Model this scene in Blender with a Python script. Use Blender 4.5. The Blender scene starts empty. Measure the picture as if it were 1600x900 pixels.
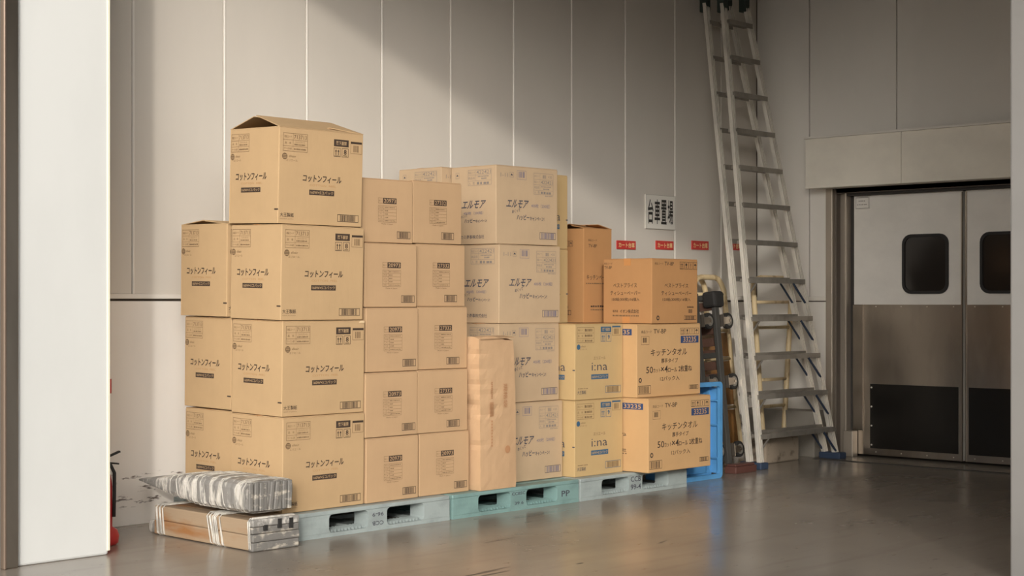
import bpy, bmesh, math, random
from mathutils import Vector, Matrix
random.seed(7)
S = bpy.context.scene
COL = S.collection
R = math.radians

# ------------------------------------------------------------------ camera
PHI = math.atan(2295.0 / 2475.0)          # angle between the view axis and the back wall
cam_d = bpy.data.cameras.new('camera'); cam = bpy.data.objects.new('camera', cam_d); COL.objects.link(cam)
cam.location = (0, 0, 1.21)
view = Vector((math.cos(PHI), math.sin(PHI), 0))
cam.rotation_euler = view.to_track_quat('-Z', 'Y').to_euler()
cam_d.sensor_width = 36.0
cam_d.lens = 2475.0 / 1600.0 * 36.0
cam_d.shift_y = 24.0 / 1600.0
cam_d.clip_end = 400
S.camera = cam

# ------------------------------------------------------------------ light
W = bpy.data.worlds.new('sky'); S.world = W; W.use_nodes = True
wn = W.node_tree; wn.nodes.clear()
wo = wn.nodes.new('ShaderNodeOutputWorld'); wb = wn.nodes.new('ShaderNodeBackground')
sky = wn.nodes.new('ShaderNodeTexSky'); sky.sky_type = 'NISHITA'; sky.sun_disc = False
sky.sun_elevation = R(15); sky.sun_rotation = R(225); sky.air_density = 1.0; sky.dust_density = 5.0; sky.ozone_density = 1.0
hs = wn.nodes.new('ShaderNodeHueSaturation'); hs.inputs['Saturation'].default_value = 0.20
wn.links.new(sky.outputs[0], hs.inputs['Color']); wn.links.new(hs.outputs[0], wb.inputs[0])
wb.inputs[1].default_value = 0.55
wn.links.new(wb.outputs[0], wo.inputs[0])
sd = bpy.data.lights.new('sun', 'SUN'); sun = bpy.data.objects.new('sun', sd); COL.objects.link(sun)
sun.location = (-6, -6, 8)
sun.rotation_euler = Vector((1.0, 1.0, -0.37)).to_track_quat('-Z', 'Y').to_euler()
sd.energy = 2.3; sd.angle = R(1.7); sd.color = (1.0, 0.93, 0.85)

S.view_settings.view_transform = 'Standard'
S.view_settings.look = 'None'
S.view_settings.exposure = -1.05
S.view_settings.gamma = 1.0
S.view_settings.use_curve_mapping = False

# ------------------------------------------------------------------ materials
def lin(c):
    return tuple((x / 255 / 12.92 if x / 255 <= 0.04045 else ((x / 255 + 0.055) / 1.055) ** 2.4) for x in c)
MATS = {}
def mat(name, rgb, rough=0.6, metal=0.0, var=0.0, vscale=(3, 3, 3), dark=None, bump=0.0, bscale=40.0, bstretch=(1, 1, 1), spec=0.5, alpha=1.0, rvar=0.0, lo=0.45, hi=0.62):
    """procedural material: base colour varied by noise, optional second colour in patches, fine relief"""
    if name in MATS: return MATS[name]
    m = bpy.data.materials.new(name); m.use_nodes = True; MATS[name] = m
    nt = m.node_tree; b = nt.nodes['Principled BSDF']; c = lin(rgb)
    b.inputs['Roughness'].default_value = rough; b.inputs['Metallic'].default_value = metal
    b.inputs['Specular IOR Level'].default_value = spec; b.inputs['Alpha'].default_value = alpha
    b.inputs['Base Color'].default_value = (*c, 1)
    tc = nt.nodes.new('ShaderNodeTexCoord')
    if var or dark:
        mp = nt.nodes.new('ShaderNodeMapping'); mp.inputs['Scale'].default_value = vscale
        nt.links.new(tc.outputs['Object'], mp.inputs[0])
        nz = nt.nodes.new('ShaderNodeTexNoise'); nz.inputs['Scale'].default_value = 1.0; nz.inputs['Detail'].default_value = 6; nz.inputs['Roughness'].default_value = 0.6
        nt.links.new(mp.outputs[0], nz.inputs[0])
        rp = nt.nodes.new('ShaderNodeMapRange'); rp.inputs[1].default_value = lo; rp.inputs[2].default_value = hi
        nt.links.new(nz.outputs[0], rp.inputs[0])
        mx = nt.nodes.new('ShaderNodeMix'); mx.data_type = 'RGBA'
        d = lin(dark) if dark else tuple(x * (1 - var) for x in c)
        mx.inputs[6].default_value = (*c, 1); mx.inputs[7].default_value = (*d, 1)
        nt.links.new(rp.outputs[0], mx.inputs[0]); nt.links.new(mx.outputs[2], b.inputs['Base Color'])
        if rvar:
            rr = nt.nodes.new('ShaderNodeMapRange'); rr.inputs[3].default_value = rough - rvar; rr.inputs[4].default_value = rough + rvar
            rr.inputs[1].default_value = 0.35; rr.inputs[2].default_value = 0.65
            nt.links.new(nz.outputs[0], rr.inputs[0]); nt.links.new(rr.outputs[0], b.inputs['Roughness'])
    if bump:
        mp2 = nt.nodes.new('ShaderNodeMapping'); mp2.inputs['Scale'].default_value = bstretch
        nt.links.new(tc.outputs['Object'], mp2.inputs[0])
        n2 = nt.nodes.new('ShaderNodeTexNoise'); n2.inputs['Scale'].default_value = bscale; n2.inputs['Detail'].default_value = 4
        nt.links.new(mp2.outputs[0], n2.inputs[0])
        bp = nt.nodes.new('ShaderNodeBump'); bp.inputs['Strength'].default_value = bump; bp.inputs['Distance'].default_value = 0.01
        nt.links.new(n2.outputs[0], bp.inputs['Height']); nt.links.new(bp.outputs[0], b.inputs['Normal'])
    return m
def cardboard(name, rgb):
    return mat(name, rgb, 0.82, var=0.07, vscale=(5, 5, 5), bump=0.10, bscale=14, bstretch=(3, 3, 0.6), spec=0.25, lo=0.35, hi=0.7)
M_wall = mat('painted_panel', (210, 203, 192), 0.55, var=0.07, vscale=(1.2, 1.2, 0.5), bump=0.05, bscale=3, lo=0.35, hi=0.7)
M_batten = mat('batten_white', (222, 216, 206), 0.5)
M_gap = mat('joint_dark', (110, 100, 90), 0.8)
M_jamb = mat('jamb_white', (203, 204, 201), 0.5, var=0.03, vscale=(2, 2, 1))
M_steel = mat('brushed_steel', (168, 158, 146), 0.33, 1.0, var=0.15, vscale=(3, 3, 1), bump=0.08, bscale=3, bstretch=(1, 1, 0.4))
M_alu = mat('aluminium', (234, 228, 216), 0.42, 0.35, var=0.2, vscale=(8, 8, 4))
M_frame = mat('frame_steel', (182, 171, 156), 0.38, 0.55, var=0.12, vscale=(3, 3, 1))
M_alud = mat('aluminium_tread', (152, 146, 136), 0.5, 0.5, var=0.2, vscale=(8, 8, 4))
M_black = mat('black_rubber', (38, 36, 34), 0.7)
M_green = mat('dark_green_bracket', (44, 54, 48), 0.6)
M_blueplastic = mat('navy_plastic', (48, 62, 84), 0.6)
M_cream = mat('cream_enamel', (214, 192, 150), 0.45, dark=(150, 118, 76), vscale=(9, 9, 6), lo=0.56, hi=0.7)
M_ink = mat('ink_brown', (62, 48, 38), 0.75)
M_inkl = mat('ink_thin', (112, 88, 62), 0.75)
M_inkp = mat('ink_pale', (172, 132, 88), 0.75)
M_inkg = mat('ink_slate', (66, 66, 76), 0.75)
M_inkgl = mat('ink_slate_thin', (130, 120, 112), 0.75)
M_inkb = mat('ink_blue', (58, 92, 118), 0.75)
M_inkn = mat('ink_navy', (44, 66, 106), 0.75)

# ------------------------------------------------------------------ mesh builder
class MB:
    def __init__(s): s.v = []; s.f = []; s.m = []; s.cur = 0
    def add(s, vs, fs):
        o = len(s.v); s.v += [tuple(v) for v in vs]
        for f in fs: s.f.append([i + o for i in f]); s.m.append(s.cur)
        return s
    def box(s, x0, y0, z0, x1, y1, z1):
        vs = [(x, y, z) for z in (z0, z1) for y in (y0, y1) for x in (x0, x1)]
        return s.add(vs, [(0, 2, 3, 1), (4, 5, 7, 6), (0, 1, 5, 4), (2, 6, 7, 3), (0, 4, 6, 2), (1, 3, 7, 5)])
    def obox(s, p0, p1, w, h, up=(0, 0, 1)):
        """bar of section w x h from p0 to p1"""
        p0 = Vector(p0); p1 = Vector(p1); d = (p1 - p0).normalized(); a = d.cross(Vector(up)).normalized(); b = a.cross(d).normalized()
        vs = [p + a * sx * w / 2 + b * sy * h / 2 for p in (p0, p1) for sx, sy in ((-1, -1), (1, -1), (1, 1), (-1, 1))]
        return s.add(vs, [(3, 2, 1, 0), (4, 5, 6, 7), (0, 1, 5, 4), (1, 2, 6, 5), (2, 3, 7, 6), (3, 0, 4, 7)])
    def prism(s, poly, a0, a1, axis='y'):
        n = len(poly)
        def P(u, w, a): return {'y': (u, a, w), 'x': (a, u, w), 'z': (u, w, a)}[axis]
        vs = [P(u, w, a0) for u, w in poly] + [P(u, w, a1) for u, w in poly]
        return s.add(vs, [tuple(range(n)), tuple(range(2 * n - 1, n - 1, -1))] + [(i, n + i, n + (i + 1) % n, (i + 1) % n) for i in range(n)])
    def tube(s, pts, r, n=10, closed=False):
        pts = [Vector(p) for p in pts]; rings = []; N = len(pts); prev = None
        for i, p in enumerate(pts):
            d = ((pts[(i + 1) % N] if (closed or i < N - 1) else p) - (pts[i - 1] if (closed or i > 0) else p)).normalized()
            if prev is None:
                a = d.cross(Vector((0, 0, 1)));
                if a.length < 1e-3: a = d.cross(Vector((1, 0, 0)))
                a.normalize()
            else: a = (prev - d * prev.dot(d)).normalized()
            prev = a; b = d.cross(a)
            rr = r[i] if isinstance(r, (list, tuple)) else r
            rings.append([p + a * math.cos(t) * rr + b * math.sin(t) * rr for t in [2 * math.pi * k / n for k in range(n)]])
        vs = [v for q in rings for v in q]; fs = []
        for i in range(N if closed else N - 1):
            j = (i + 1) % N
            for k in range(n): fs.append((i * n + k, i * n + (k + 1) % n, j * n + (k + 1) % n, j * n + k))
        if not closed: fs += [tuple(range(n - 1, -1, -1)), tuple((N - 1) * n + k for k in range(n))]
        return s.add(vs, fs)
    def loft(s, rings):
        n = len(rings[0]); vs = [v for q in rings for v in q]; fs = []
        for i in range(len(rings) - 1):
            for k in range(n): fs.append((i * n + k, i * n + (k + 1) % n, (i + 1) * n + (k + 1) % n, (i + 1) * n + k))
        fs += [tuple(range(n - 1, -1, -1)), tuple((len(rings) - 1) * n + k for k in range(n))]
        return s.add(vs, fs)
    def mesh(s, name, mats, bevel=0.0, smooth=False, seg=2):
        me = bpy.data.meshes.new(name); me.from_pydata(s.v, [], s.f)
        for m in (mats if isinstance(mats, (list, tuple)) else [mats]): me.materials.append(m)
        me.polygons.foreach_set('material_index', s.m)
        bm = bmesh.new(); bm.from_mesh(me)
        bmesh.ops.recalc_face_normals(bm, faces=bm.faces) if bevel or smooth else None
        if bevel:
            bmesh.ops.bevel(bm, geom=[e for e in bm.edges if len(e.link_faces) == 2 and e.calc_face_angle(0) > 0.6], offset=bevel, segments=seg, affect='EDGES', profile=0.5, clamp_overlap=True)
        bm.to_mesh(me); bm.free()
        if smooth:
            me.polygons.foreach_set('use_smooth', [True] * len(me.polygons))
        me.update(); return me
    def build(s, name, mats, parent=None, **k):
        return link(name, s.mesh(name, mats, **k), parent)
def link(name, me, parent=None):
    o = bpy.data.objects.new(name, me); COL.objects.link(o)
    if parent: o.parent = parent
    return o
def empty(name, loc, rot=(0, 0, 0)):
    o = bpy.data.objects.new(name, None); COL.objects.link(o); o.location = loc; o.rotation_euler = rot
    o.empty_display_size = 0.1
    return o
def tag(o, label, cat, group=None):
    o['label'] = label; o['category'] = cat
    if group: o['group'] = group
    return o
def struct(o): o['kind'] = 'structure'; return o

# ------------------------------------------------------------------ lettering
TXT = {}
def text_geo(body, bold=0.0, shear=0.0):
    k = (body, bold, shear)
    if k not in TXT:
        c = bpy.data.curves.new('lettering', 'FONT'); c.body = body; c.resolution_u = 2; c.offset = bold; c.shear = shear
        o = bpy.data.objects.new('lettering', c); COL.objects.link(o)
        bpy.context.view_layer.update()
        me = bpy.data.meshes.new_from_object(o.evaluated_get(bpy.context.evaluated_depsgraph_get()))
        vs = [(v.co.x, v.co.y) for v in me.vertices]; fs = [tuple(p.vertices) for p in me.polygons]
        x0 = min(v[0] for v in vs); x1 = max(v[0] for v in vs); y0 = min(v[1] for v in vs); y1 = max(v[1] for v in vs)
        vs = [((x - x0) / (x1 - x0), (y - y0) / (y1 - y0)) for x, y in vs]
        bpy.data.objects.remove(o); bpy.data.curves.remove(c); bpy.data.meshes.remove(me)
        TXT[k] = (vs, fs)
    return TXT[k]
class Print:
    """flat print on a face: u to the right, v downwards, both 0..1 of the face"""
    def __init__(s, w, h): s.w = w; s.h = h; s.mb = MB()
    def pt(s, u, v, lift): return (u * s.w, -lift, (1 - v) * s.h)
    def quad(s, u0, v0, u1, v1, m=0, lift=0.0008):
        s.mb.cur = m
        s.mb.add([s.pt(u0, v0, lift), s.pt(u1, v0, lift), s.pt(u1, v1, lift), s.pt(u0, v1, lift)], [(3, 2, 1, 0)])
    def frame(s, u0, v0, u1, v1, m=0, t=0.0016):
        a = t / s.w; b = t / s.h
        s.quad(u0, v0, u1, v0 + b, m); s.quad(u0, v1 - b, u1, v1, m); s.quad(u0, v0, u0 + a, v1, m); s.quad(u1 - a, v0, u1, v1, m)
    def hl(s, u0, u1, v, m=0, t=0.0014): s.quad(u0, v, u1, v + t / s.h, m)
    def vl(s, u, v0, v1, m=0, t=0.0014): s.quad(u, v0, u + t / s.w, v1, m)
    def text(s, body, u0, v0, u1, v1, m=0, bold=0.0, shear=0.0, lift=0.0010, rise=0.0):
        vs, fs = text_geo(body, bold, shear); s.mb.cur = m
        s.mb.add([s.pt(u0 + x * (u1 - u0), v1 + y * (v0 - v1) - rise * x, lift) for x, y in vs], fs)
    def dashes(s, u0, v0, u1, v1, m=0, n=8):
        """a row of print too small to read"""
        u = u0; g = (u1 - u0) / n
        for i in range(n):
            k = random.uniform(0.5, 0.85); s.quad(u, v0 + (v1 - v0) * random.uniform(0, 0.2), u + g * k, v1, m); u += g
    def bars(s, u0, v0, u1, v1, m=0, frame=True, n=22, fm=None):
        if frame: s.frame(u0, v0, u1, v1, m if fm is None else fm, 0.0028)
        a = (u1 - u0) * 0.12; b = (v1 - v0) * 0.10; u = u0 + a; e = u1 - a; g = (e - u) / n
        while u < e - g:
            k = random.choice((0.4, 0.5, 0.8, 1.1)) * g; s.quad(u, v0 + b, min(u + k, e), v1 - b, m); u += k + random.choice((0.4, 0.6, 0.9)) * g
    def disc(s, u, v, r, m=0, n=16, lift=0.0008):
        s.mb.cur = m
        s.mb.add([s.pt(u + r * math.cos(2 * math.pi * k / n) / s.w, v + r * math.sin(2 * math.pi * k / n) / s.h, lift) for k in range(n)], [tuple(range(n))])
    def mesh(s, name, mats): return s.mb.mesh(name, mats)

def up_arrows(p, u0, v0, u1, v1, m):
    p.frame(u0, v0, u1, v1, m, 0.0024)
    w = u1 - u0; h = v1 - v0
    for c in (0.32, 0.68):
        c = u0 + w * c; p.quad(c - w * .05, v0 + h * .3, c + w * .05, v0 + h * .8, m)
        p.mb.cur = m; p.mb.add([p.pt(c - w * .14, v0 + h * .42, .0009), p.pt(c + w * .14, v0 + h * .42, .0009), p.pt(c, v0 + h * .16, .0009)], [(0, 1, 2)])
    p.hl(u0 + w * .15, u1 - w * .15, v0 + h * .87, m, 0.002)
def icon_row(p, u0, v0, u1, v1, m, n=4):
    w = (u1 - u0) / n
    for i in range(n):
        a = u0 + i * w; b = a + w * 0.9; p.frame(a, v0, b, v1, m, 0.0024); h = v1 - v0; c = (a + b) / 2
        if i == 0: up_arrows(p, a, v0, b, v1, m)
        elif i == 1:
            p.quad(c - w * .04, v0 + h * .5, c + w * .04, v0 + h * .8, m); p.disc(c, v0 + h * .38, h * p.h * .2, m, 8); p.hl(c - w * .2, c + w * .2, v0 + h * .8, m, 0.002)
        elif i == 2: p.quad(c - w * .05, v0 + h * .18, c + w * .05, v0 + h * .62, m); p.quad(c - w * .05, v0 + h * .7, c + w * .05, v0 + h * .82, m)
        else:
            p.mb.cur = m; p.mb.add([p.pt(c - w * .32, v0 + h * .48, .0009), p.pt(c, v0 + h * .18, .0009), p.pt(c + w * .32, v0 + h * .48, .0009)], [(0, 1, 2)]); p.vl(c, v0 + h * .45, v0 + h * .85, m, 0.003)

# ---- faces.  material slots: 0 ink, 1 thin ink, 2 knock-out (board colour), 3 pale / second ink
def cotton_common(p, lab, logo, title, badge, thin):
    u0, u1, v0, v1 = lab; h = v1 - v0; w = u1 - u0; d = u0 + w * .40
    p.frame(u0, v0, u1, v1, 1, 0.002)
    for k in (.36, .70): p.hl(u0, u1, v0 + h * k, 1)
    p.vl(d, v0, v1, 1)
    p.text('商品コード', u0 + w * .05, v0 + h * .13, d - w * .05, v0 + h * .26, 1)
    p.text('713713', d + w * .04, v0 + h * .08, u1 - w * .04, v0 + h * .30, 1, 0.004)
    p.text('品　名', u0 + w * .07, v0 + h * .48, d - w * .08, v0 + h * .60, 1)
    p.text('コットンフィール', d + w * .10, v0 + h * .42, u1 - w * .12, v0 + h * .52, 1); p.dashes(d + w * .06, v0 + h * .57, u1 - w * .08, v0 + h * .64, 1)
    p.text('ケース入数', u0 + w * .05, v0 + h * .79, d - w * .05, v0 + h * .91, 1); p.dashes(d + w * .05, v0 + h * .81, u1 - w * .05, v0 + h * .90, 1, 9)
    x, y, s = logo; p.disc(x, y, .017, 1)
    for k in (-1, 0, 1): p.quad(x - .011 / p.w, y + k * .008 / p.h, x + .011 / p.w, y + k * .008 / p.h + .002 / p.h, 2, .0012)
    p.text('elleair', x + .026 / p.w, y - .008 / p.h, x + s, y + .004 / p.h, 1); p.text('エリエール', x + .010 / p.w, y + .014 / p.h, x + s + .02, y + .025 / p.h, 1)
    u0, u1, v0, v1 = title; p.text('コットンフィール', u0, v0, u1, v1, 0, 0.026, 0.12)
    p.text('COTTON  FEEL', u0 + (u1 - u0) * .18, v1 + .022, u1 - (u1 - u0) * .14, v1 + .042, 3)
    u0, u1, v0, v1 = badge; p.quad(u0, v0, u1, v1, 0); p.text('160W×5コパック', u0 + (u1 - u0) * .04, v0 + (v1 - v0) * .18, u1 - (u1 - u0) * .04, v1 - (v1 - v0) * .18, 2, 0.008, lift=.0013)
def face_cotton_front(w, h):
    p = Print(w, h)
    cotton_common(p, (.04, .325, .055, .245), (.062, .298, .13), (.275, .74, .475, .55), (.355, .655, .63, .685), 1)
    p.quad(.64, .075, .82, .15, 0); p.text('落下厳禁', .665, .092, .795, .134, 2, .010, lift=.0013)
    up_arrows(p, .64, .165, .722, .26, 0); p.frame(.738, .165, .82, .26, 0, .0024); p.text('8', .762, .18, .797, .232, 0, .02); p.hl(.755, .803, .242, 0, .003)
    p.frame(.845, .085, .985, .215, 1, .002); p.quad(.845, .085, .985, .108, 0); p.bars(.865, .115, .965, .205, 1, False, 14)
    p.text('大王製紙', .02, .885, .18, .93, 0, .01); p.text('MADE IN JAPAN', .02, .945, .175, .957, 1)
    p.bars(.70, .875, .96, .955, 0, True, 26)
    return p
def face_cotton_side(w, h):
    p = Print(w, h)
    cotton_common(p, (.025, .395, .05, .24), (.055, .29, .16), (.13, .76, .465, .545), (.245, .64, .62, .672), 1)
    p.quad(.925, .845, 1.0, .86, 0)
    return p
def face_number(num, bu):
    def fn(w, h):
        p = Print(w, h); a, b, c = .335, .43, .685
        p.frame(a, .30, b, .385, 1); p.text('商品コード', a + .01, .33, b - .01, .355, 1)
        p.quad(b, .298, c, .388, 0); p.text(num, b + .014, .312, c - .014, .374, 2, .006, lift=.0013)
        p.frame(a, .42, c, .68, 1); p.vl(a + .105, .42, .68, 1)
        for i, s in enumerate(('商品名', '内容', '入', '寸', '発売元')):
            v = .42 + i * .052
            if i: p.hl(a, c, v, 1)
            p.text(s, a + .02, v + .016, a + .085, v + .036, 1); p.dashes(a + .125, v + .018, c - (.02 if i in (0, 4) else .16), v + .034, 1, 9 if i in (0, 4) else 3)
        p.text('Made in Japan', a + .06, .695, c - .07, .72, 1)
        p.bars(bu, .815, bu + .26, .93, 0, True, 22)
        return p
    return fn
def face_elmore_front(w, h):
    p = Print(w, h)
    p.text('1-11', .07, .10, .185, .148, 1); p.frame(.215, .085, .275, .15, 1); p.mb.cur = 0; p.mb.add([p.pt(.225, .125, .0009), p.pt(.265, .125, .0009), p.pt(.245, .10, .0009)], [(0, 1, 2)])
    p.frame(.33, .055, .48, .17, 3); p.bars(.34, .06, .47, .155, 3, False, 9)
    p.frame(.60, .07, .925, .345, 1, .002)
    for v in (.15, .22, .29): p.hl(.60, .925, v, 1)
    p.vl(.705, .07, .29, 1)
    p.text('JANコード', .61, .095, .695, .125, 1); p.bars(.74, .085, .82, .14, 1, False, 8); p.text('×10', .84, .095, .90, .13, 1)
    p.text('商品コード', .61, .17, .695, .198, 1); p.text('422421', .72, .162, .915, .208, 1, .004)
    p.text('商品名', .61, .24, .69, .27, 1); p.dashes(.73, .235, .89, .25, 1); p.dashes(.76, .262, .86, .28, 1, 4)
    p.text('入　数', .61, .302, .70, .335, 1); p.dashes(.72, .305, .90, .335, 1, 4)
    p.dashes(.79, .355, .925, .366, 1)
    p.text('エルモア', .155, .43, .52, .535, 0, .018, .45); p.text('400枚（200組）', .56, .47, .87, .52, 3)
    p.text('めくって', .25, .565, .38, .61, 0, .02, rise=.03); p.text('ハッピー', .325, .615, .53, .69, 0, .028); p.text('キャンペーン!', .54, .635, .775, .69, 0, .022)
    p.bars(.70, .835, .965, .925, 3, True, 20, fm=0)
    return p
def face_elmore_side(w, h):
    p = Print(w, h)
    p.frame(.10, .075, .18, .15, 1); p.mb.cur = 0; p.mb.add([p.pt(.115, .12, .0009), p.pt(.165, .12, .0009), p.pt(.14, .095, .0009)], [(0, 1, 2)])
    p.frame(.38, .05, .90, .25, 1, .002)
    for v in (.115, .19): p.hl(.38, .90, v, 1)
    p.vl(.55, .05, .19, 1)
    p.text('商品コード', .39, .07, .54, .10, 1); p.text('422421', .57, .06, .885, .107, 1, .004); p.text('商品名', .39, .14, .53, .17, 1); p.dashes(.60, .13, .85, .145, 1); p.dashes(.68, .155, .80, .175, 1, 4)
    p.text('入　数', .40, .203, .53, .24, 1); p.dashes(.58, .205, .87, .24, 1, 4)
    p.text('エルモア', .23, .44, .78, .545, 0, .018, .45); p.text('400枚（200組）', .28, .58, .72, .622, 3)
    p.text('めくって', .22, .63, .36, .668, 0, .01, rise=.02); p.text('ハッピー', .30, .67, .54, .725, 0, .028); p.text('キャンペーン!', .55, .685, .80, .727, 0, .022)
    p.text('カミ商事株式会社', .22, .88, .74, .93, 0, .006)
    return p
def face_ina_front(w, h):
    p = Print(w, h)
    p.frame(.04, .045, .39, .25, 1, .002); p.hl(.04, .39, .12, 1); p.hl(.04, .39, .19, 1); p.text('商品コード', .055, .07, .16, .095, 1); p.dashes(.2, .065, .36, .10, 1, 6); p.text('品　名', .055, .145, .16, .17, 1); p.dashes(.2, .14, .36, .17, 1, 7); p.text('ケース入数', .055, .21, .17, .235, 1); p.dashes(.2, .21, .36, .235, 1, 7)
    p.quad(.53, .04, .75, .115, 3); p.text('落下厳禁', .56, .055, .72, .10, 2, .010, lift=.0013)
    up_arrows(p, .53, .13, .63, .24, 3); p.frame(.645, .13, .75, .24, 3, .0024); p.text('9', .675, .15, .72, .21, 3, .02)
    p.frame(.77, .03, .95, .16, 1, .002); p.quad(.77, .03, .95, .052, 3); p.bars(.79, .058, .93, .15, 1, False, 14)
    p.disc(.07, .305, .017, 3); p.text('elleair', .125, .285, .22, .308, 1); p.text('エリエール', .10, .325, .24, .345, 1)
    p.text('エリエール', .38, .435, .63, .475, 1, .004, .1); p.text('i:na', .34, .515, .67, .62, 0, -.004)
    p.quad(.33, .67, .69, .735, 3); p.text('160W×5コパック', .345, .683, .675, .722, 2, .010, lift=.0013)
    p.dashes(.06, .845, .27, .856, 1, 7); p.text('大王製紙', .045, .875, .225, .925, 0, .01)
    p.bars(.63, .83, .955, .925, 1, True, 26, fm=3)
    return p
def face_ina_side(w, h):
    p = Print(w, h)
    p.text('i:na', .25, .515, .72, .62, 0, -.004); p.quad(.22, .67, .70, .735, 3); p.text('160W×5コパック', .24, .683, .68, .722, 2, .010, lift=.0013); p.quad(.93, .60, 1.0, .615, 0)
    return p
def face_towel_front(w, h):
    p = Print(w, h)
    p.text('商品コード', .065, .09, .225, .13, 0); p.text('TV-BP', .255, .075, .45, .135, 0, .008)
    icon_row(p, .675, .065, .98, .155, 0); p.quad(.68, .175, .97, .275, 3); p.text('33235', .72, .188, .93, .262, 2, .010, lift=.0013)
    p.frame(.065, .17, .185, .285, 0); p.bars(.08, .18, .17, .265, 0, False, 10)
    p.text('キッチンタオル', .21, .345, .78, .445, 0, .010, .1); p.text('厚手タイプ', .37, .48, .635, .545, 0, .012)
    p.text('50', .14, .585, .245, .675, 0, .012); p.text('カット', .25, .61, .36, .672, 0, .012); p.text('×4', .365, .58, .475, .675, 0, .012); p.text('ロール', .48, .61, .62, .672, 0, .012); p.text('2枚重ね', .645, .585, .86, .675, 0, .012)
    p.text('12パック入', .355, .725, .66, .79, 0, .008)
    p.disc(.05, .765, .016, 0); p.disc(.05, .765, .008, 2, lift=.0012)
    p.bars(.015, .84, .21, .955, 0, True, 18); p.bars(.815, .865, .965, .925, 0, True, 18)
    return p
def face_towel_side(w, h):
    p = Print(w, h)
    p.quad(.675, .07, .937, .155, 3); p.text('33235', .70, .083, .912, .142, 2, .010, lift=.0013)
    p.text('キッチンタオル', .21, .335, .575, .40, 0, .01, .1); p.text('2枚重ね', .467, .47, .733, .525, 0, .012); p.text('50カット×4', .183, .47, .45, .525, 0, .012)
    p.text('イオン株式会社', .35, .69, .733, .735, 0, .006); p.dashes(.35, .75, .75, .765, 1, 12)
    return p
def face_tissue_front(w, h):
    p = Print(w, h)
    p.text('商品コード', .06, .065, .24, .10, 0); p.text('TV-8P', .27, .05, .47, .11, 0, .006); icon_row(p, .60, .045, 1.0, .16, 0)
    p.text('ベストプライス', .27, .38, .79, .45, 0, .008); p.text('ティシューペーパー', .20, .50, .86, .57, 0, .008); p.text('150組(300枚)/16個入', .23, .605, .84, .665, 0, .006)
    p.text('資源紙箱', .765, .735, .91, .765, 0, .01); p.bars(.775, .775, .90, .85, 0, False, 10); p.bars(.70, .885, .97, .95, 0, True, 20)
    p.disc(.13, .915, .016, 0); p.disc(.13, .915, .008, 2, lift=.0012)
    return p
def face_tissue_side(w, h):
    p = Print(w, h)
    p.text('商品コード', .02, .06, .19, .09, 0); p.text('TV-8P', .02, .115, .18, .16, 0, .006)
    p.text('ベストプライス', .21, .38, .70, .45, 0, .008); p.text('ティシューペーパー', .15, .50, .77, .57, 0, .008); p.text('150組(300枚)/16個入', .18, .605, .75, .665, 0, .006)
    p.text('販売者', .20, .795, .31, .835, 0); p.text('イオン株式会社', .35, .785, .74, .845, 0, .01); p.dashes(.20, .87, .75, .895, 1, 16)
    return p
def face_paper_front(w, h):
    p = Print(w, h)
    p.text('商品コード', .15, .11, .46, .135, 0); p.text('TV-8P', .16, .165, .46, .20, 0, .006)
    p.text('キッチンペーパー', .10, .49, .98, .545, 0, .008); p.dashes(.08, .575, .95, .59, 1, 12)
    p.dashes(.25, .815, .9, .835, 0, 8); p.dashes(.25, .855, .9, .87, 1, 10)
    return p
def face_paper_side(w, h):
    p = Print(w, h); icon_row(p, .05, .13, .62, .19, 0); p.text('パー', .05, .49, .28, .545, 0, .008); p.dashes(.05, .575, .35, .595, 0, 4); p.text('資源紙箱', .1, .82, .45, .85, 0, .01); p.bars(.05, .87, .55, .92, 0, True, 16)
    return p

# ------------------------------------------------------------------ cartons
B_cot = cardboard('board_cotton', (186, 156, 117)); B_num = cardboard('board_number', (186, 154, 118)); B_elm = cardboard('board_elmore', (187, 162, 131))
B_ina = cardboard('board_ina', (190, 162, 116)); B_tow = cardboard('board_towel', (196, 158, 112)); B_tis = cardboard('board_tissue', (182, 136, 90))
B_in = cardboard('board_inside', (160, 112, 74))
M_tape = mat('parcel_tape', (196, 138, 84), 0.35, spec=0.5)
KIND = {
 'cotton': dict(d=(.555, .42, .490), board=B_cot, mats=[M_ink, M_inkl, B_cot, M_inkp], fr=face_cotton_front, sd=face_cotton_side),
 'n20973': dict(d=(.385, .42, .348), board=B_num, mats=[M_ink, M_inkl, B_num, M_inkp], fr=face_number('20973', .695), sd=None),
 'n27332': dict(d=(.39, .42, .351), board=B_num, mats=[M_ink, M_inkl, B_num, M_inkp], fr=face_number('27332', .575), sd=None),
 'elmore': dict(d=(.545, .384, .474), board=B_elm, mats=[M_inkg, M_inkgl, B_elm, mat('ink_violet', (104, 100, 120), .75)], fr=face_elmore_front, sd=face_elmore_side),
 'ina': dict(d=(.467, .28, .472), board=B_ina, mats=[M_inkg, M_inkl, B_ina, M_inkb], fr=face_ina_front, sd=face_ina_side),
 'inaturn': dict(d=(.264, .46, .472), board=B_ina, mats=[M_inkg, M_inkl, B_ina, M_inkb], fr=face_ina_side, sd=None),
 'towel': dict(d=(.668, .66, .469), board=B_tow, mats=[M_ink, M_inkl, B_tow, M_inkn], fr=face_towel_front, sd=face_towel_side),
 'tissue': dict(d=(.486, .403, .420), board=B_tis, mats=[M_ink, M_inkl, B_tis, M_inkp], fr=face_tissue_front, sd=face_tissue_side),
 'paper': dict(d=(.289, .24, .620), board=B_tis, mats=[M_ink, M_inkl, B_tis, M_inkp], fr=face_paper_front, sd=face_paper_side),
}
CACHE = {}
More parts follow.
